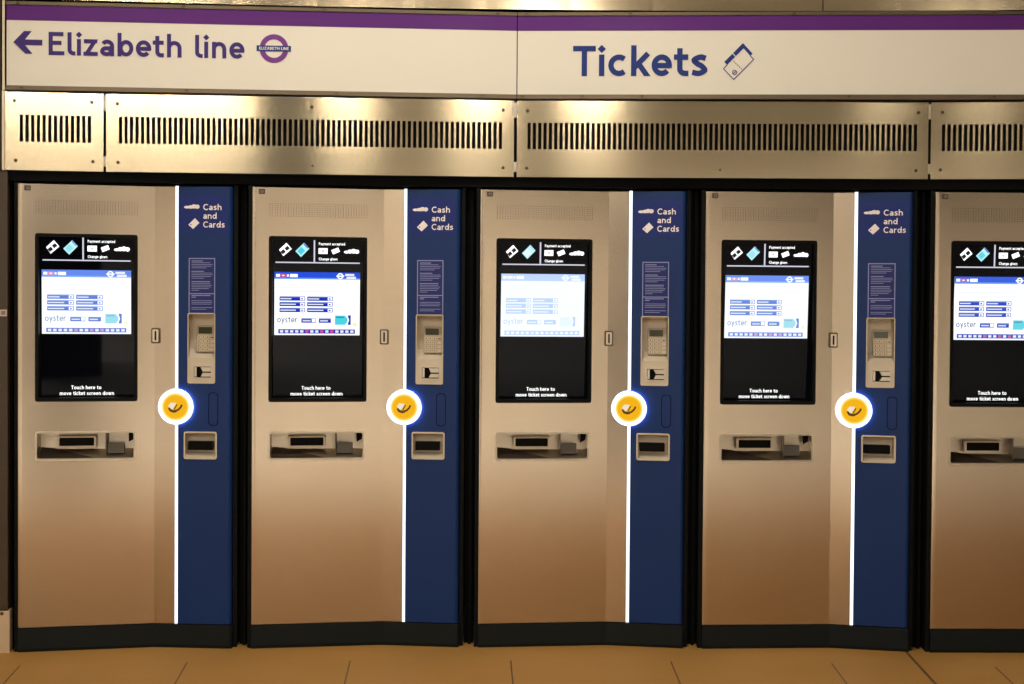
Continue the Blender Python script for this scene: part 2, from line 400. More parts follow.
room_box('wall_left', -8.15, -8, -17, 1.2, 0, 4.3, 'hall')
room_box('wall_right', 8, 8.15, -17, 1.2, 0, 4.3, 'hall')
mb = MB().mat('dark_void'); arc_box(mb, -3.2, 3.2, -1.0, -0.85, 0, 4.3); structure(mb.build('wall_back'))
# black lintel over the machines, dark board behind the vents, dark posts between the machines
mb = MB().mat('black'); arc_box(mb, -2.083, 3.1, -0.30, -0.015, 1.866, 1.903); structure(mb.build('trim_1'), 'black lintel above the ticket machines')
mb = MB().mat('dark_void'); arc_box(mb, -2.6, 3.1, -0.12, -0.09, 1.906, 3.0); structure(mb.build('trim_2'), 'dark board behind the slotted steel panels')
S0, PITCH = -2.0417, 0.912
for i in range(-1, 5):
    mb = MB().mat('black'); a = S0+PITCH*i
    arc_box(mb, a+0.856, a+0.891, -0.20, -0.085, 0.0, 1.86, 1); arc_box(mb, a+0.871, a+0.883, -0.084, -0.06, 0.0, 1.86, 1)
    structure(mb.build('trim_%d' % (i+4)), 'black filler post beside a ticket machine')

# ------------------------------------------------------------------ brown wall panel at far left
o, W = empty('wall_panel', 'dark brown wall panel with pale steel skirting at far left, beside the first ticket machine', 'wall panel', -2.9, -2.078)
mb = MB().mat('wall_panel'); mb.box(0, W, -0.06, 0.0, 0.172, 1.90); mb.box(0, W-0.026, -0.06, -0.0, 1.90, 2.572); mb.build('panel', o)
mb = MB().mat('kick_steel'); mb.box(0, W+0.008, -0.06, 0.004, 0.0, 0.166); k = mb.build('skirting', o); k['label'] = 'pale steel skirting'
mb = MB().mat('screw'); mb.disc(W-0.021, 0.156, 0.007, 0.005, 12); mb.build('screw', k)
a, b = front(-2.0957), front(-2.0795)
st = MB(lambda x, d, z: (x, -d, z)).mat('sticker'); st.prism([(0, 0), (0.026, 0), (0.026, 0.026), (0, 0.026)], 0.0, 0.0008)
st.mat('sticker_mid'); st.rect(0.0045, 0.0215, 0.006, 0.0215, 0.0011)
o2 = st.build('sticker'); ang = math.atan2((front(-2.078)-front(-2.9)).y, (front(-2.078)-front(-2.9)).x)
p0 = front(-2.9); t = Vector((math.cos(ang), math.sin(ang), 0)); nrm = Vector((math.sin(ang), -math.cos(ang), 0))
o2.location = p0+t*(W-0.0285)+nrm*0.0003+Vector((0, 0, 1.331)); o2.rotation_euler = (0, 0, ang)
o2['label'] = 'small square white sticker on the dark brown wall panel at far left'; o2['category'] = 'sticker'

# ------------------------------------------------------------------ steel fascia above the signs
for s0, s1, lab in ((-2.9, 1.148, 'long steel fascia strip above both white signs, left of the seam'), (1.152, 3.0, 'steel fascia strip above the sign at top right corner, right of the seam')):
    o, W = empty('fascia_panel', lab, 'steel panel', s0, s1, 2.579)
    n = 12 if s0 < 0 else 6
    a0 = front(s0); ang = o.rotation_euler.z
    def fm(x, d, z, s0=s0, s1=s1, W=W):
        s = s0+(s1-s0)*x/W; p = front(s)-front(s0); a = math.atan(-2*CURV*s)
        q = Vector((p.x+math.sin(a)*d, p.y-math.cos(a)*d)); c, sn = math.cos(-ang), math.sin(-ang)
        return (q.x*c-q.y*sn, q.x*sn+q.y*c, z)
    mb = MB(fm).mat('steel_fascia'); mb.plate(0, W, 0, 0.42, [], -0.03, 0.0, [W*i/n for i in range(1, n)])
    mb.build('sheet', o)
    mb = MB(fm).mat('steel_fascia'); mb.plate(0, W, 0, 0.012, [], -0.045, -0.03, [W*i/n for i in range(1, n)]); mb.build('return_edge', o)

# ------------------------------------------------------------------ the two signs
def sign(s0, s1, label, zl, zp, zt):
    o, W = empty('station_sign', label, 'sign', s0, s1, 0)
    mb = MB().mat('enamel'); mb.box(0, W, -0.03, 0.0, zl, zt); mb.build('panel', o)
    mb = MB().mat('purple'); mb.box(0, W, -0.002, 0.0012, zp, zt-0.0005); p = mb.build('stripe', o); p['label'] = 'purple stripe'
    mb = MB().mat('rail'); mb.box(0, W, -0.03, 0.006, zl-0.018, zl-0.001); r1 = mb.build('rail', o); r1['label'] = 'bronze lower rail'
    mb = MB().mat('rail'); mb.box(0, W, -0.03, 0.006, zt+0.001, zt+0.014); r2 = mb.build('rail', o); r2['label'] = 'bronze upper rail'
    return o, W, r1, r2
def clip(r, x, z):
    mb = MB().mat('screw'); mb.prism([(x+0.007*math.cos(k*PI/5), z+0.0055*math.sin(k*PI/5)) for k in range(10)], 0.006, 0.010); mb.build('clip', r)

o, W, r1, r2 = sign(-2.083, -0.0775, 'white sign with purple stripe, left arrow and Elizabeth line lettering with purple roundel', 2.238, 2.493, 2.552)
for x in (0.0611, 0.7002, 1.29, 1.87): clip(r1, x, 2.229)
for x in (0.0458, 0.6878, 1.24, 1.93): clip(r2, x, 2.559)
mb = MB().mat('rail_edge'); mb.box(-0.0125, -0.003, -0.03, 0.008, 2.2185, 2.568); e = mb.build('edge_strip', o); e['label'] = 'pale steel edge strip'
mb = MB().mat('black'); mb.box(-0.003, 0.002, -0.03, 0.005, 2.22, 2.566); mb.build('edge_gasket', o)
mb = MB().mat('violet'); D = 0.0018
A = [(0.0284, 2.407), (0.0694, 2.4510), (0.0992, 2.4510), (0.0734, 2.4178), (0.1398, 2.4178), (0.1398, 2.396), (0.0734, 2.396), (0.1025, 2.362), (0.0747, 2.362)]
mb.poly([A[0], A[6], A[7], A[8]], D); mb.poly([A[0], A[1], A[2], A[3]][::-1], D); mb.poly([A[0], A[6], A[3]], D); mb.poly([A[6], A[5], A[4], A[3]], D)
mb.build('arrow', o)
mb = MB().mat('violet')
text(mb, 'Elizabeth', 0.1641, 2.3590, 0.0906, D, 0.5152, 0.172); mb.build('lettering', o)
mb = MB().mat('violet'); text(mb, 'line', 0.7319, 2.3590, 0.0906, D, 0.1935, 0.172); mb.build('lettering', o)
rd = MB().mat('roundel'); rd.disc(1.0412, 2.402, 0.0567, D, 56, 0.0368); r = rd.build('roundel', o)
mb = MB().mat('navy'); mb.rect(0.9729, 1.1083, 2.3905, 2.4135, D+0.0006); b = mb.build('bar', r); b['label'] = 'navy crossbar'
mb = MB().mat('enamel'); text(mb, 'ELIZABETH LINE', 1.0412, 2.3966, 0.0115, D+0.0012, 0.117, 0.19, 'c'); mb.build('lettering', r)

o, W, r1, r2 = sign(-0.0735, 2.6, 'white sign with purple stripe, blue Tickets lettering and a ticket pictogram', 2.238, 2.493, 2.552)
for x in (0.02, 0.26, 0.50, 1.32, 1.89): clip(r1, x, 2.229)
for x in (0.035, 0.45, 1.10, 1.885): clip(r2, x, 2.559)
mb = MB().mat('navy'); text(mb, 'Tickets', 0.2227, 2.3113, 0.1206, D, 0.5364, 0.176); mb.build('lettering', o)
mb = MB().mat('navy')
mb.poly([(0.8268, 2.3675), (0.8385, 2.3560), (0.9030, 2.4215), (0.9004, 2.4425)], D); mb.poly([(0.9030, 2.4215), (0.9312, 2.3905), (0.9385, 2.4010), (0.9004, 2.4425)], D)
t = mb.build('ticket_pictogram', o)
mb = MB().mat('enamel'); mb.stroke([(0.8590, 2.4015), (0.8722, 2.3885)], 0.0035, D+0.0006); mb.build('gap_line', t)
mb = MB().mat('violet'); q = [(0.8390, 2.3560), (0.8241, 2.3405), (0.8653, 2.2975), (0.9435, 2.3775), (0.9312, 2.3905)]
mb.stroke(q, 0.0034, D); mb.stroke(arc(0.8685, 2.3255, 0.0085, 0.0085, 0, 345, 20), 0.003, D, True); mb.stroke([(0.8625, 2.3215), (0.8745, 2.3295)], 0.0034, D)
for k in range(5):
    f0, f1 = k/5, k/5+0.12
    P = lambda f: (0.8634+(0.8998-0.8634)*f, 2.3704+(2.3354-2.3704)*f)
    mb.stroke([P(f0), P(f1)], 0.003, D)
mb.build('outline', t)

# ------------------------------------------------------------------ slotted vent panels
ZV0, ZV1 = 1.9065, 2.2135
def vent(s0, s1, label, slots, screws, brackets):
    o, W = empty('vent_panel', label, 'vent panel', s0, s1, 0, 'slotted steel vent panels above the machines')
    mb = MB().mat('steel_vent')
    mb.plate(0, W, ZV0, ZV1, [(x-0.0063, x+0.0063, 2.0185, 2.1245) for x in slots], -0.012, 0.0); mb.build('sheet', o)
    for x, z, r in screws:
        mb = MB().mat('screw'); mb.prism([(x+r*math.cos(k*PI/7), z+r*math.sin(k*PI/7)) for k in range(14)], 0.0, 0.0025)
        mb.mat('slot'); mb.stroke([(x-r*0.6, z-r*0.3), (x+r*0.6, z+r*0.3)], r*0.3, 0.0029); mb.build('screw', o)
    if 'left arrow' in label:
        mb = MB().mat('rail_edge'); mb.box(-0.0105, -0.001, -0.03, 0.006, 1.906, 2.2165); mb.build('edge_strip', o)['label'] = 'pale steel edge strip'
    for z0, z1 in brackets:
        mb = MB().mat('steel_plain'); mb.box(W-0.004, W+0.012, -0.034, -0.0125, z0, z1); mb.build('bracket', o)
BR = [(2.150, 2.207), (1.930, 1.968)]
R_ = 0.0062
vent(-2.087, -1.712, 'short steel vent panel at far left with thirteen slots, below the left arrow', [0.0622+0.2606*k/12 for k in range(13)],
     [(0.0363, 2.1785, R_), (0.3316, 2.1785, R_), (0.0408, 1.9445, R_), (0.3364, 1.9445, R_)], BR)
vent(-1.702, -0.086, 'long slotted steel vent panel below the Elizabeth line sign', [0.0564+1.5067*k/70 for k in range(71)],
     [(0.0443, 2.1745, R_), (0.0465, 1.943, R_), (0.8088, 2.174, R_), (0.8114, 1.94, 0.0042), (1.5737, 2.1745, R_), (1.5741, 1.9425, R_)], BR)
vent(-0.0741, 1.573, 'long slotted steel vent panel below the Tickets lettering', [0.0489+1.5481*k/72 for k in range(73)],
     [(0.0425, 2.172, R_), (0.0402, 1.942, R_), (0.8173, 1.9385, 0.0042), (1.6078, 2.172, R_), (1.600, 1.94, R_)], BR)
vent(1.583, 2.62, 'slotted steel vent panel at top right, cut off by the right edge of the picture', [0.0495+0.02155*k for k in range(40)],
     [(0.0446, 2.173, R_), (0.0386, 1.943, R_)], [])

# ------------------------------------------------------------------ ticket machine
FOLD, WID = 0.521, 0.835
def prof(x):
    if x < 0.016: return 0.055*x/FOLD+0.0022*((0.016-max(x, 0))/0.016)**2
    if x < FOLD: return 0.055*x/FOLD
    return 0.055-(x-FOLD)*0.05/0.309
def fm(x, d, z): return (x, prof(x)-d, z)
ZB, ZT = 0.0975, 1.8545
SCR = (0.0655, 0.4540, 0.9945, 1.6590)
TRAY = (0.0690, 0.4430, 0.7620, 0.8720)
PIN = (0.6535, 0.7645, 1.0665, 1.3495)
RCP = (0.6390, 0.7725, 0.7620, 0.8730)

def ticket_machine():
    root = bpy.data.objects.new('ticket_machine', None); C.objects.link(root); root.empty_display_size = 0.1
    def P(name, mb, parent=root, smooth=False, label=None):
        o = mb.build(name, parent, smooth)
        if label: o['label'] = label
        return o
    # casing: black box around the back, lips left and right
    mb = MB(lambda x, d, z: (x, -d, z)).mat('casing')
    out = [(-0.017, -0.012), (-0.0015, -0.012), (-0.0015, -0.22), (0.836, -0.22), (0.836, -0.03), (0.852, -0.03), (0.852, -0.75), (-0.017, -0.75)]
    n = len(out)
    for i in range(n):
        a, b = out[i], out[(i+1) % n]
        mb.face([(a[0], a[1], 0.0), (b[0], b[1], 0.0), (b[0], b[1], 1.862), (a[0], a[1], 1.862)])
    for z in (0.0, 1.862):
        mb.face([(-0.017, -0.012, z), (-0.0015, -0.012, z), (-0.0015, -0.22, z), (-0.017, -0.22, z)])
        mb.face([(0.836, -0.03, z), (0.852, -0.03, z), (0.852, -0.22, z), (0.836, -0.22, z)])
        mb.face([(-0.017, -0.22, z), (0.852, -0.22, z), (0.852, -0.75, z), (-0.017, -0.75, z)])
    mb.box(-0.0015, 0.836, -0.22, -0.062, 1.8565, 1.862)
    P('casing', mb)
    # folded steel front with cut-outs for screen and tray
    mb = MB(fm).mat('steel')
    mb.plate(0.0, 0.603, ZB, ZT, [SCR, TRAY], -0.018, 0.0, (0.004, 0.008, 0.012, 0.016, FOLD))
    P('front_panel', mb)
    # blue front, rounded at its right edge
    mb = MB(fm).mat('blue')
    mb.plate(0.6155, 0.815, ZB, ZT, [(PIN[0]+.004, PIN[1]-.004, PIN[2]+.004, PIN[3]-.004), (RCP[0]+.004, RCP[1]-.004, RCP[2]+.004, RCP[3]-.004)], -0.018, 0.0)
    def edge(x, d, z): return (x, d, z)
    mb.map = edge; y0 = prof(0.815); r = 0.018; seq = [(0.815+r*math.sin(t*PI/12), y0+r-r*math.cos(t*PI/12)) for t in range(7)]+[(0.833, y0+0.06), (0.815, y0+0.06)]
    for i, ((xa, ya), (xb, yb)) in enumerate(zip(seq, seq[1:])): mb.face([(xa, ya, ZB), (xb, yb, ZB), (xb, yb, ZT), (xa, ya, ZT)])
    mb.face([(x, y, ZT) for x, y in seq]); mb.face([(x, y, ZB) for x, y in reversed(seq)])
    P('side_panel', mb, label='blue panel')
    # light strip
    mb = MB(fm).mat('e_white'); mb.box(0.6042, 0.6152, -0.014, 0.001, ZB, ZT+0.003); P('light_strip', mb, label='glowing white strip')
    # plinth
    mb = MB(fm).mat('kick')
    z1 = ZB-0.003
    for a, b in ((0.0, FOLD), (FOLD, 0.827)):
        mb.face([(a, 0.006, 0.012), (b, 0.006, 0.012), (b, 0.006, z1), (a, 0.006, z1)]); mb.face([(a, 0.002, 0.0), (b, 0.002, 0.0), (b, 0.006, 0.012), (a, 0.006, 0.012)])
        mb.face([(a, 0.006, z1), (b, 0.006, z1), (b, -0.05, z1), (a, -0.05, z1)]); mb.face([(b, 0.002, 0.0), (a, 0.002, 0.0), (a, -0.05, 0.0), (b, -0.05, 0.0)])
    mb.face([(0, -0.05, 0), (0, 0.002, 0), (0, 0.006, 0.012), (0, 0.006, z1), (0, -0.05, z1)])
    mb.face([(0.827, 0.006, 0.012), (0.827, 0.006, z1), (0.835, -0.002, z1), (0.835, -0.002, 0.012)]); mb.face([(0.835, -0.002, 0.0), (0.835, -0.002, z1), (0.835, -0.06, z1), (0.835, -0.06, 0.0)])
    mb.face([(0.827, 0.002, 0), (0.827, 0.006, 0.012), (0.835, -0.002, 0.012), (0.835, -0.002, 0)])
    mb.face([(0.827, 0.006, z1), (0.827, -0.05, z1), (0.835, -0.06, z1), (0.835, -0.002, z1)])
    P('plinth', mb, label='dark plinth')
    # speaker grille: rows of small holes
    mb = MB(fm).mat('slot_brown')
    for i in range(38):
        for j in range(7):
            x, z = 0.068+0.385*i/37, 1.740+0.050*j/6
            mb.poly([(x+0.0017*math.cos(k*PI/3), z+0.0017*math.sin(k*PI/3)) for k in range(6)], 0.0005)
    P('speaker_grille', mb)
    mb = MB(fm).mat('plate'); mb.box(0.0247, 0.0485, 0.0, 0.0012, 1.8275, 1.8470); pl = P('number_plate', mb)
    # --- screen
    x0, x1, z0, z1 = SCR
    def fs(x, d, z, z1=z1):
        rec = 0.010+(z1-z)*0.062
        return fm(x-rec*0.115, d-rec, z)
    mb = MB(fm).mat('bezel'); mb.ringprism(rrect(x0-.001, x1+.001, z0-.001, z1+.001, 0.012), rrect(x0+.012, x1-.012, z0+.014, z1-.012, 0.004), -0.075, 0.0025)
    P('screen_surround', mb)
    mb = MB(fs).mat('glass'); mb.prism([(x0+.004, z0+.006), (x1+.004, z0+.006), (x1+.004, z1-.004), (x0+.004, z1-.004)], -0.014, -0.002)
    scr = P('screen', mb, label='black glass touch screen')
    e = -0.0012
    mb = MB(fs).mat('s_line'); mb.rect(0.0905, 0.4265, 1.5530, 1.5580, e); mb.rect(0.2415, 0.2475, 1.5590, 1.6460, e); P('divider_line', mb, scr)
    mb = MB(fs).mat('s_print')
    mb.prism([(0.1045, 1.6060), (0.1215, 1.5805), (0.1545, 1.6095), (0.1335, 1.6340)], e-.0001, e)
    mb.mat('s_dark'); rot_rect(mb, 0.1205, 1.5980, 0.0165, 0.0145, 42, e+.0005); rot_rect(mb, 0.1365, 1.6120, 0.0165, 0.0145, 42, e+.0005); P('ticket_icon', mb, scr)
    mb = MB(fs).mat('s_mint'); mb.poly([(0.1690, 1.6010), (0.1915, 1.5775), (0.2245, 1.6120), (0.2030, 1.6350)], e)
    mb.mat('s_cyan'); mb.poly([(0.1760, 1.6010), (0.1905, 1.5860), (0.2075, 1.6030), (0.1925, 1.6190)], e+.0005)
    mb.mat('s_header'); mb.poly([(0.2010, 1.6295), (0.2175, 1.6115), (0.2210, 1.6145), (0.2035, 1.6330)], e+.0005); P('card_icon', mb, scr)
    mb = MB(fs).mat('s_print'); text(mb, 'Payment accepted', 0.2625, 1.6265, 0.0110, e, 0.104, 0.165); P('lettering', mb, scr); mb = MB(fs).mat('s_print'); text(mb, 'Change given', 0.2625, 1.5655, 0.0110, e, 0.074, 0.165); P('lettering', mb, scr)
    mb = MB(fs).mat('s_print'); mb.rect(0.2610, 0.2970, 1.5915, 1.6145, e); mb.mat('s_line'); mb.disc(0.279, 1.603, 0.006, e+.0004, 16); P('banknote_icon', mb, scr)
    mb = MB(fs).mat('s_print'); rot_rect(mb, 0.3290, 1.6040, 0.030, 0.0185, 22, e); mb.mat('s_line'); rot_rect(mb, 0.3245, 1.6015, 0.006, 0.005, 22, e+.0004); P('bank_card_icon', mb, scr)
    mb = MB(fs).mat('s_print')
    for cx, cz, rx, rz in ((0.3735, 1.6000, 0.011, 0.0055), (0.3870, 1.6025, 0.010, 0.0080), (0.4010, 1.6040, 0.010, 0.0095), (0.4145, 1.6020, 0.0090, 0.0085)):
        mb.poly([(cx+rx*math.cos(k*PI/10), cz+rz*math.sin(k*PI/10)) for k in range(20)], e+0.0002*cx)
    P('coins_icon', mb, scr)
    mb = MB(fs).mat('s_print'); text(mb, 'Touch here to', 0.2545, 1.0400, 0.0150, e, 0.116, 0.165, 'c'); P('lettering', mb, scr); mb = MB(fs).mat('s_print'); text(mb, 'move ticket screen down', 0.2570, 1.0165, 0.0150, e, 0.208, 0.165, 'c'); P('lettering', mb, scr)
    # --- lit ticket picture (pixel grid measured on the screen: px, py from its top left)
    dx0, dx1, dz0, dz1 = 0.0868, 0.4278, 1.2625, 1.5175
    fx = lambda px: dx0+(dx1-dx0)*(px-98)/790.0
    fz = lambda py: dz1-(dz1-dz0)*(py-385)/590.0
    disp = None
    mb = MB(fs).mat('s_white'); mb.box(dx0, dx1, -0.004, -0.0010, dz0, dz1); disp = P('display', mb)
    q = -0.0005
    mb = MB(fs).mat('s_header'); mb.rect(fx(98), fx(888), fz(452), fz(385), q); mb.mat('s_header_light'); mb.rect(fx(98), fx(888), fz(452), fz(438), q+.0003)
    mb.mat('s_white'); mb.rect(fx(112), fx(148), fz(432), fz(405), q+.0005); mb.rect(fx(240), fx(312), fz(434), fz(404), q+.0005); mb.rect(fx(212), fx(230), fz(430), fz(408), q+.0005)
    mb.mat('s_pink'); mb.rect(fx(152), fx(206), fz(434), fz(404), q+.0005); mb.mat('s_white'); mb.rect(fx(170), fx(188), fz(424), fz(414), q+.0008)
    mb.disc(fx(705), fz(420), 0.0125, q+.0005, 24); mb.mat('s_header'); mb.disc(fx(705), fz(420), 0.0075, q+.0007, 24); mb.mat('s_white'); mb.rect(fx(668), fx(742), fz(426), fz(414), q+.0009)
    mb.mat('s_pale'); mb.rect(fx(750), fx(835), fz(418), fz(398), q+.0005); mb.rect(fx(762), fx(850), fz(446), fz(424), q+.0005); P('header_bar', mb, disp)
    mb = MB(fs).mat('s_pale')
    for py, a, b in ((486, 200, 740), (532, 130, 800), (566, 130, 700)):
        mb.rect(fx(a), fx(b), fz(py+4), fz(py-4), q)
    mb.rect(fx(690), fx(812), fz(693), fz(687), q); P('text_lines', mb, disp)
    for bx in (145, 400):
        for by in (613, 665, 720):
            mb = MB(fs).mat('s_button'); mb.rect(fx(bx), fx(bx+236), fz(by+40), fz(by), q); mb.mat('s_button_light'); mb.rect(fx(bx), fx(bx+236), fz(by+12), fz(by), q+.0002)
            mb.mat('s_white'); mb.rect(fx(bx+190), fx(bx+230), fz(by+35), fz(by+6), q+.0004); mb.mat('s_pale'); mb.rect(fx(bx+8), fx(bx+(110 if by == 613 else 150)), fz(by+27), fz(by+17), q+.0004)
            mb.mat('s_button'); mb.rect(fx(bx+200), fx(bx+216), fz(by+28), fz(by+16), q+.0006); P('menu_button', mb, disp)
    for a, b in ((347, 480), (508, 620)):
        mb = MB(fs).mat('s_button'); mb.rect(fx(a), fx(b), fz(859), fz(817), q); mb.mat('s_button_light'); mb.rect(fx(a), fx(b), fz(829), fz(817), q+.0002)
        mb.mat('s_pale'); mb.rect(fx(a+12), fx(a+85), fz(846), fz(835), q+.0004)
        if a < 400: mb.mat('s_white'); mb.rect(fx(a+96), fx(b-4), fz(853), fz(821), q+.0004)
        P('menu_button', mb, disp)
    mb = MB(fs).mat('s_word'); text(mb, 'oyster', fx(125), fz(857), 0.0245, q, fx(308)-fx(125), 0.13); P('wordmark', mb, disp)
    mb = MB(fs).mat('s_cyan'); cy = [(fx(658), fz(877)), (fx(750), fz(877))]+[(fx(750+26*math.sin(k*PI/8)), fz(877-88*k/8)) for k in range(1, 8)]+[(fx(750), fz(789)), (fx(658), fz(789))]
    mb.poly(cy, q); mb.mat('s_cyan_dark'); mb.rect(fx(668), fx(742), fz(812), fz(800), q+.0003)
    mb.mat('s_stripe'); mb.poly([(fx(775), fz(877)), (fx(805), fz(877)), (fx(805), fz(787)), (fx(775), fz(787)), (fx(790), fz(832))], q); mb.mat('s_yellow'); mb.rect(fx(822), fx(862), fz(888), fz(858), q); P('card_picture', mb, disp)
    mb = MB(fs).mat('s_button'); mb.rect(fx(135), fx(845), fz(960), fz(920), q)
    for k in range(15):
        mb.mat('s_pink' if k in (5, 8, 10) else 's_pale'); xx = 150+46.5*k; mb.rect(fx(xx), fx(xx+30), fz(952), fz(929), q+.0003)
    P('language_bar', mb, disp)
    # --- lock
    mb = MB(fm).mat('screw'); mb.ringprism(rrect(0.5085, 0.5415, 1.2265, 1.2875, 0.004), rrect(0.5130, 0.5370, 1.2320, 1.2820, 0.003), -0.004, 0.0075)
    lk = P('lock', mb); mb = MB(fm).mat('steel_plain'); mb.prism(rrect(0.5125, 0.5375, 1.2315, 1.2825, 0.003), -0.004, 0.0068); P('lock_plate', mb, lk)
    mb = MB(fm).mat('slot_brown'); mb.prism(rrect(0.5215, 0.5285, 1.2380, 1.2760, 0.002), 0.0060, 0.0095); P('keyhole', mb, lk)
    # --- ticket and change tray
    x0, x1, z0, z1 = TRAY
    mb = MB(fm).mat('steel_plain'); mb.ringprism(rrect(x0-.004, x1+.004, z0-.004, z1+.003, 0.011), rrect(x0+.003, x1-.003, z0+.005, z1-.004, 0.007), -0.012, 0.004)
    tr = P('ticket_tray', mb, smooth=False)
    mb = MB(fm).mat('steel_plain'); b = -0.085
    mb.face([(x0, b, z0+.035), (x1, b, z0+.035), (x1, b, z1), (x0, b, z1)]); mb.face([(x0, b, z1), (x1, b, z1), (x1, -.012, z1), (x0, -.012, z1)])
    mb.face([(x0, -.012, z0), (x0, b, z0+.035), (x0, b, z1), (x0, -.012, z1)]); mb.face([(x1, b, z0+.035), (x1, -.012, z0), (x1, -.012, z1), (x1, b, z1)])
    mb.face([(x0, -.012, z0), (x1, -.012, z0), (x1, b, z0+.035), (x0, b, z0+.035)]); P('tray_recess', mb, tr)
    mb = MB(fm).mat('slot'); mb.prism(rrect(0.147, 0.280, 0.8130, 0.8460, 0.003), -0.070, -0.045); P('ticket_slot', mb, tr, label='black ticket slot')
    mb = MB(fm).mat('putty'); mb.ringprism(rrect(0.139, 0.288, 0.8070, 0.8540, 0.004), rrect(0.147, 0.280, 0.8130, 0.8460, 0.003), -0.070, -0.043); P('slot_frame', mb, tr)
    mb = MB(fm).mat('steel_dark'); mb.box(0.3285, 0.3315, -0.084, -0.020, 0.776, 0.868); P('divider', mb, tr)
    mb = MB(fm).mat('flap'); mb.box(0.3345, 0.3975, -0.055, -0.035, 0.7830, 0.8240); P('coin_flap', mb, tr, label='grey coin flap')
    mb = MB(fm).mat('slot'); mb.poly([(0.413, 0.826), (0.434, 0.838), (0.4385, 0.866), (0.413, 0.866)], -0.050); P('dark_plate', mb, tr)  # flat dark plate in the tray's upper right
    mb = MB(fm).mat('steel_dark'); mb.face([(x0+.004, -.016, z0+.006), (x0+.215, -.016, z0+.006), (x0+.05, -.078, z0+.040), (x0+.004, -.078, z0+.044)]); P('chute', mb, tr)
    # --- contactless reader
    cx, cz = 0.6075, 0.9725
    mb = MB(fm).mat('e_halo'); mb.prism([(cx+0.0700*math.cos(k*PI/28), cz+0.0712*math.sin(k*PI/28)) for k in range(56)], 0.0005, 0.008)
    rdr = P('card_reader', mb, label='glowing yellow contactless card reader')
    mb = MB(fm).mat('e_ring')
    prev = None; nn = 56
    ring_prof = [(0.0600, 0.0085), (0.0712, 0.0085), (0.0712, 0.0120), (0.0695, 0.0155), (0.065, 0.0175), (0.060, 0.0182), (0.0560, 0.0175)]
    for (ra, da), (rb, db) in zip(ring_prof, ring_prof[1:]):
        for k in range(nn):
            a, b2 = 2*PI*k/nn, 2*PI*(k+1)/nn
            mb.face([(cx+ra*math.cos(a), da, cz+ra*math.sin(a)), (cx+ra*math.cos(b2), da, cz+ra*math.sin(b2)), (cx+rb*math.cos(b2), db, cz+rb*math.sin(b2)), (cx+rb*math.cos(a), db, cz+rb*math.sin(a))])
    P('light_ring', mb, rdr)
    mb = MB(fm).mat('e_ring2'); mb.disc(cx, cz, 0.0570, 0.0172, 48, 0.0520); mb.mat('e_ring3'); mb.disc(cx, cz, 0.0520, 0.0172, 48, 0.0465); mb.mat('e_yellow'); mb.disc(cx, cz, 0.0465, 0.0172, 48); P('disc', mb, rdr, label='yellow disc')
    mb = MB(fm).mat('e_card'); mb.poly([(cx-.0305, cz+.0040), (cx-.0120, cz-.0110), (cx+.0035, cz+.0150), (cx-.0180, cz+.0175)], 0.0180); c_ = P('card_symbol', mb, rdr)
    mb = MB(fm).mat('hand')
    mb.stroke([(cx-.0275, cz-.0045), (cx-.0200, cz-.0135), (cx-.0060, cz-.0170), (cx+.0100, cz-.0125), (cx+.0210, cz-.0020), (cx+.0260, cz+.0090)], 0.0078, 0.0179)
    mb.stroke([(cx-.0050, cz-.0105), (cx+.0060, cz+.0100)], 0.0045, 0.0186); mb.stroke([(cx-.0260, cz-.0060), (cx-.0210, cz-.0160), (cx-.0080, cz-.0205), (cx+.0040, cz-.0180)], 0.0065, 0.0181); P('hand_symbol', mb, rdr)
    # --- blue side: heading, notices, keypad, card slot, receipt slot
    mb = MB(fm).mat('blue_label'); mb.rect(0.622, 0.812, 1.672, 1.818, 0.0006); hd = P('heading_label', mb)
    mb = MB(fm).mat('label_white'); text(mb, 'Cash', 0.7150, 1.7610, 0.0245, 0.0012, 0.0735, 0.165); text(mb, 'and', 0.7150, 1.7262, 0.0245, 0.0012, 0.054, 0.165); text(mb, 'Cards', 0.7150, 1.6913, 0.0245, 0.0012, 0.0862, 0.165); P('lettering', mb, hd)
    mb = MB(fm).mat('label_white')
    for ex, ez, rx, rz in ((0.6505, 1.7725, 0.0125, 0.0055), (0.6655, 1.7735, 0.0110, 0.0070), (0.6780, 1.7755, 0.0105, 0.0085), (0.6910, 1.7745, 0.0095, 0.0085)):
        mb.poly([(ex+rx*math.cos(k*PI/10), ez+rz*math.sin(k*PI/10)) for k in range(20)], 0.0010+0.0001*ex)
    P('coins_symbol', mb, hd)
    mb = MB(fm).mat('label_white'); mb.poly([(0.6555, 1.7025), (0.6745, 1.6855), (0.7000, 1.7095), (0.6820, 1.7290)], 0.0012); mb.mat('blue_label'); rot_rect(mb, 0.6655, 1.7030, 0.005, 0.004, 42, 0.0016); P('bank_card_symbol', mb, hd)
    mb = MB(fm).mat('notice'); mb.rect(0.6585, 0.7625, 1.3510, 1.5680, 0.0006); mb.mat('notice_print')
    for a, b, c, d in ((0.6575, 0.7635, 1.5655, 1.5695), (0.6575, 0.7635, 1.4250, 1.4285), (0.6575, 0.6610, 1.3500, 1.5690), (0.7600, 0.7635, 1.3500, 1.5690)): mb.rect(a, b, c, d, 0.0010)
    nt_ = P('notice', mb, label='blue notice in small pale print')
    mb = MB(fm).mat('notice_print')
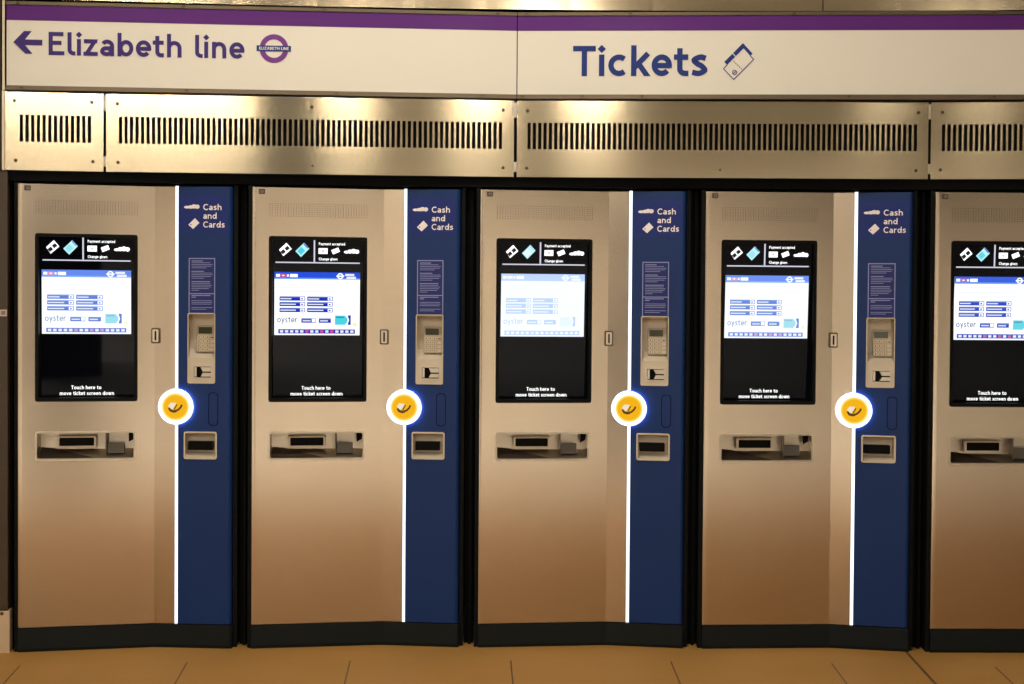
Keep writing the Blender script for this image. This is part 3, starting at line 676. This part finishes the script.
    z = 1.5575; rows = [(.045, 1)]+[(.075, 0), (.085, 0), (.080, 0), (.060, 0)]+[(.0, 0), (.05, 1)]+[(.083, 0), (.085, 0), (.078, 0), (.05, 0)]+[(0, 0), (.075, 1)]+[(.075, 0), (.082, 0), (.078, 0), (.07, 0), (.03, 0), (0, 0), (0, 0), (.076, 1), (.018, 1), (0, 0)]+[(.082, 0), (.084, 0), (.08, 0), (0, 0), (.084, 0), (.06, 0)]
    for w, bold in rows:
        if w: mb.rect(0.6685, 0.6685+w, z-(0.0017 if bold else 0.0011), z+(0.0017 if bold else 0.0011), 0.0010)
        z -= 0.0069
    P('print', mb, nt_)
    x0, x1, z0, z1 = PIN
    mb = MB(fm).mat('putty'); zm0, zm1 = 1.1560, 1.1680
    mb.ringprism(rrect(x0, x1, z0, z1, 0.007), rrect(x0+.004, x1-.004, z0+.004, z1-.004, 0.004), -0.012, 0.004)
    mb.plate(x0+.003, x1-.003, z0+.003, zm1, [(0.6745, 0.7525, 1.0860, 1.1390)], -0.010, 0.001)
    mb.face([(x0+.003, -.016, zm1), (x1-.003, -.016, zm1), (x1-.003, 0.001, zm1), (x0+.003, 0.001, zm1)])
    pin = P('card_terminal', mb, label='putty coloured card terminal with keypad')
    mb = MB(fm).mat('putty'); b = -0.055; xa, xb, za, zb = x0+.003, x1-.003, zm1, z1-.003
    mb.face([(xa, b, za+.035), (xb, b, za+.035), (xb, b, zb), (xa, b, zb)]); mb.face([(xa, b, zb), (xb, b, zb), (xb, 0.0, zb), (xa, 0.0, zb)]); mb.face([(xa, 0.0, za), (xb, 0.0, za), (xb, b, za+.035), (xa, b, za+.035)])
    mb.face([(xa, 0.0, za), (xa, b, za+.035), (xa, b, zb), (xa, 0.0, zb)]); mb.face([(xb, b, za+.035), (xb, 0.0, za), (xb, 0.0, zb), (xb, b, zb)]); P('recess', mb, pin)
    # keypad leans back; its own frame: (u across, height along the slope)
    kx0, kx1, kz0, kz1 = 0.6860, 0.7605, 1.1925, 1.3010
    lean = lambda z: -0.022-0.028*(z-kz0)/(kz1-kz0)
    kp = MB(lambda x, d, z: fm(x, lean(z)+d, z)).mat('keypad'); kp.prism(rrect(kx0, kx1, kz0, kz1, 0.005), -0.012, 0.0); kpo = kp.build('keypad', pin)
    km = lambda x, d, z: fm(x, lean(z)+d, z)
    mb = MB(km).mat('lcd'); mb.prism(rrect(0.6925, 0.7470, 1.2660, 1.2925, 0.002), 0.0, 0.0012); P('keypad_display', mb, kpo, label='dark green keypad display')
    for r in range(4):
        for c in range(4):
            xk, zk = 0.6955+0.0170*c+(0.003 if c == 3 else 0), 1.2520-0.0165*r
            w = 0.0065 if c < 3 else 0.0075
            mb = MB(km).mat('key'); mb.prism(rrect(xk-w, xk+w, zk-.0058, zk+.0058, 0.002, 3), 0.0, 0.003)
            mb.mat('key_dark')
            if c < 3: mb.rect(xk-.0018, xk+.0018, zk-.0030, zk+.0030, 0.0034)
            elif r == 0: mb.rect(xk-.0055, xk+.0055, zk-.0030, zk+.0015, 0.0034)
            mb.build('key', kpo)
    mb = MB(fm).mat('steel_plain'); mb.ringprism(rrect(0.6735, 0.7535, 1.0850, 1.1400, 0.003), rrect(0.6790, 0.7480, 1.0905, 1.1345, 0.003), -0.006, 0.0045)
    cs = P('card_slot', mb, pin); mb = MB(fm).mat('slot'); mb.prism(rrect(0.6770, 0.7500, 1.0885, 1.1365, 0.003), -0.020, -0.010); P('slot_back', mb, cs)
    mb = MB(fm).mat('steel_plain'); mb.prism([(0.7070, 1.0945), (0.7470, 1.0945), (0.7470, 1.1095), (0.7150, 1.1095)], -0.010, 0.006); mb.prism([(0.7150, 1.1150), (0.7470, 1.1150), (0.7470, 1.1320), (0.7070, 1.1320)], -0.010, 0.006)
    mb.box(0.6810, 0.6900, -0.010, 0.003, 1.0940, 1.1320); P('card_guide', mb, cs)
    mb = MB(fm).mat('slot_brown'); mb.box(0.7120, 0.7450, 0.0, 0.0066, 1.1098, 1.1145); P('slot_opening', mb, cs)
    # blank cover outlined in the blue panel
    mb = MB(fm).mat('blue_groove'); mb.ringprism(rrect(0.7375, 0.7770, 0.8970, 1.0310, 0.0165, 7), rrect(0.7405, 0.7740, 0.9000, 1.0280, 0.0145, 7), -0.001, 0.0006)
    cv = P('blank_cover', mb); mb = MB(fm).mat('blue'); mb.prism(rrect(0.7405, 0.7740, 0.9000, 1.0280, 0.0145, 7), 0.0, 0.0010); P('cover_plate', mb, cv)
    # receipt / note slot
    x0, x1, z0, z1 = RCP
    mb = MB(fm).mat('putty'); mb.ringprism(rrect(x0, x1, z0, z1, 0.009), rrect(x0+.006, x1-.006, z0+.006, z1-.006, 0.005), -0.012, 0.005); rc = P('note_slot', mb, label='putty coloured note slot')
    mb = MB(fm).mat('putty'); b = -0.045; xa, xb, za, zb = x0+.004, x1-.004, z0+.004, z1-.004
    mb.face([(xa, b, za+.02), (xb, b, za+.02), (xb, b, zb-.01), (xa, b, zb-.01)]); mb.face([(xa, b, zb-.01), (xb, b, zb-.01), (xb, 0, zb), (xa, 0, zb)]); mb.face([(xa, 0, za), (xb, 0, za), (xb, b, za+.02), (xa, b, za+.02)])
    mb.face([(xa, 0, za), (xa, b, za+.02), (xa, b, zb-.01), (xa, 0, zb)]); mb.face([(xb, b, za+.02), (xb, 0, za), (xb, 0, zb), (xb, b, zb-.01)]); P('slot_recess', mb, rc)
    mb = MB(fm).mat('slot'); mb.prism(rrect(0.6545, 0.7545, 0.7975, 0.8325, 0.003), -0.043, -0.012); P('slot_mouth', mb, rc, label='black slot mouth')
    # tiny numeral plate print
    mb = MB(fm).mat('plate_print'); mb.ringprism(rrect(0.0315, 0.0365, 1.8320, 1.8425, 0.0015, 2), rrect(0.0328, 0.0352, 1.8335, 1.8410, 0.001, 2), 0.0012, 0.0016); mb.ringprism(rrect(0.0385, 0.0435, 1.8320, 1.8425, 0.0015, 2), rrect(0.0398, 0.0422, 1.8335, 1.8410, 0.001, 2), 0.0012, 0.0016); P('print', mb, pl)
    return root

LABELS = ['leftmost steel and blue ticket machine, beside the brown wall panel',
          'second steel and blue ticket machine from the left, with the darkest blue screen buttons',
          'middle steel and blue ticket machine of the five, with the palest washed-out screen',
          'second steel and blue ticket machine from the right, below the ticket pictogram of the sign',
          'rightmost ticket machine, cut off by the right edge of the picture']
first = ticket_machine()
PARTS = [(o, o.parent) for o in list(C.objects) if o.parent and (o.parent == first or (o.parent.parent and (o.parent.parent == first or (o.parent.parent.parent == first))))]
swap = {}
for k in range(5):
    for n in SCREEN: swap[(SM[0][n].name, k)] = SM[k][n]
def clone(src, parent, k):
    c = src.copy(); C.objects.link(c); c.parent = parent
    if c.type == 'MESH':
        for sl in c.material_slots:
            new = swap.get((sl.material.name, k))
            if new and k: sl.link = 'OBJECT'; sl.material = new
    for ch in list(src.children): clone(ch, c, k)
    return c
machines = [first]
for k in range(1, 5): machines.append(clone(first, None, k))
for k, r in enumerate(machines):
    sk = S0+PITCH*k+(0.003, 0, 0, -0.003, 0)[k]; a = front(sk); b = front(sk+0.83); t = (b-a).normalized()
    r.location = (a.x, a.y, 0); r.rotation_euler = (0, 0, math.atan2(t.y, t.x))
    r['label'] = LABELS[k]; r['category'] = 'ticket machine'; r['group'] = 'row of ticket machines'

# ------------------------------------------------------------------ light
def area(x, y, z, sx, sy, power, col, rot=(0, 0, 0)):
    l = bpy.data.lights.new('unseen_light', 'AREA'); l.shape = 'RECTANGLE'; l.size = sx; l.size_y = sy; l.energy = power*0.79; l.color = col
    o = bpy.data.objects.new('unseen_light', l); o.location = (x, y, z); o.rotation_euler = rot; C.objects.link(o)
    return o
WARM = (1.0, 0.90, 0.75)
area(-0.4, -1.65, 4.27, 2.0, 0.3, 88, (1.0, 0.93, 0.79))
area(0.0, -8.8, 4.27, 8.0, 0.5, 620, (1.0, 0.92, 0.80))
area(-5.3, -15.8, 4.27, 5.0, 0.5, 430, WARM)  # added washer, brightens the left of the rear wall mirrored in the steel
area(3.3, -15.8, 4.27, 4.2, 0.5, 540, WARM)  # added washer for the rear wall's right, mirrored in the middle machines
for x, y, z, p in ((0.20, -5.0, 3.4, 75), (2.45, -5.3, 3.4, 14)):
    area(x, y, z, 0.35, 0.35, p, WARM)
area(-1.9, -7.6, 3.6, 2.6, 0.35, 360, WARM)  # added low panel, brightens what the left vents reflect
area(-2.2, -7.8, 4.27, 3.0, 0.3, 60, WARM)  # added panel, brightens what the left of the fascia reflects
area(-7.5, -7.0, 4.27, 0.4, 7.0, 160, WARM)  # added washer, lights the left wall so the steel's bevelled edges shine

w = bpy.data.worlds.new('world'); bpy.context.scene.world = w; w.use_nodes = True
w.node_tree.nodes['Background'].inputs['Color'].default_value = (0.02, 0.018, 0.015, 1)

# ------------------------------------------------------------------ camera
cd = bpy.data.cameras.new('camera'); cam = bpy.data.objects.new('camera', cd); C.objects.link(cam)
yaw, pit, rol = -0.0179, -0.0211, -0.0071
Rm = Matrix.Rotation(yaw, 3, 'Z') @ Matrix.Rotation(pit, 3, 'X') @ Matrix.Rotation(rol, 3, 'Y')
right, fwd, up = Rm.col[0], Rm.col[1], Rm.col[2]
mw = Matrix(((right.x, up.x, -fwd.x), (right.y, up.y, -fwd.y), (right.z, up.z, -fwd.z))).to_4x4()
mw.translation = Vector((-0.1909, -5.7452, 1.3621))
cam.matrix_world = mw
cd.sensor_width = 36; cd.lens = 1422/1024*36
cd.clip_start = 0.05
bpy.context.scene.camera = cam

sc = bpy.context.scene
sc.view_settings.view_transform = 'Standard'; sc.view_settings.look = 'None'
sc.view_settings.exposure = 0.0; sc.view_settings.gamma = 1.0; sc.view_settings.use_curve_mapping = False
sc.cycles.use_denoising = True
sc.cycles.max_bounces = 8
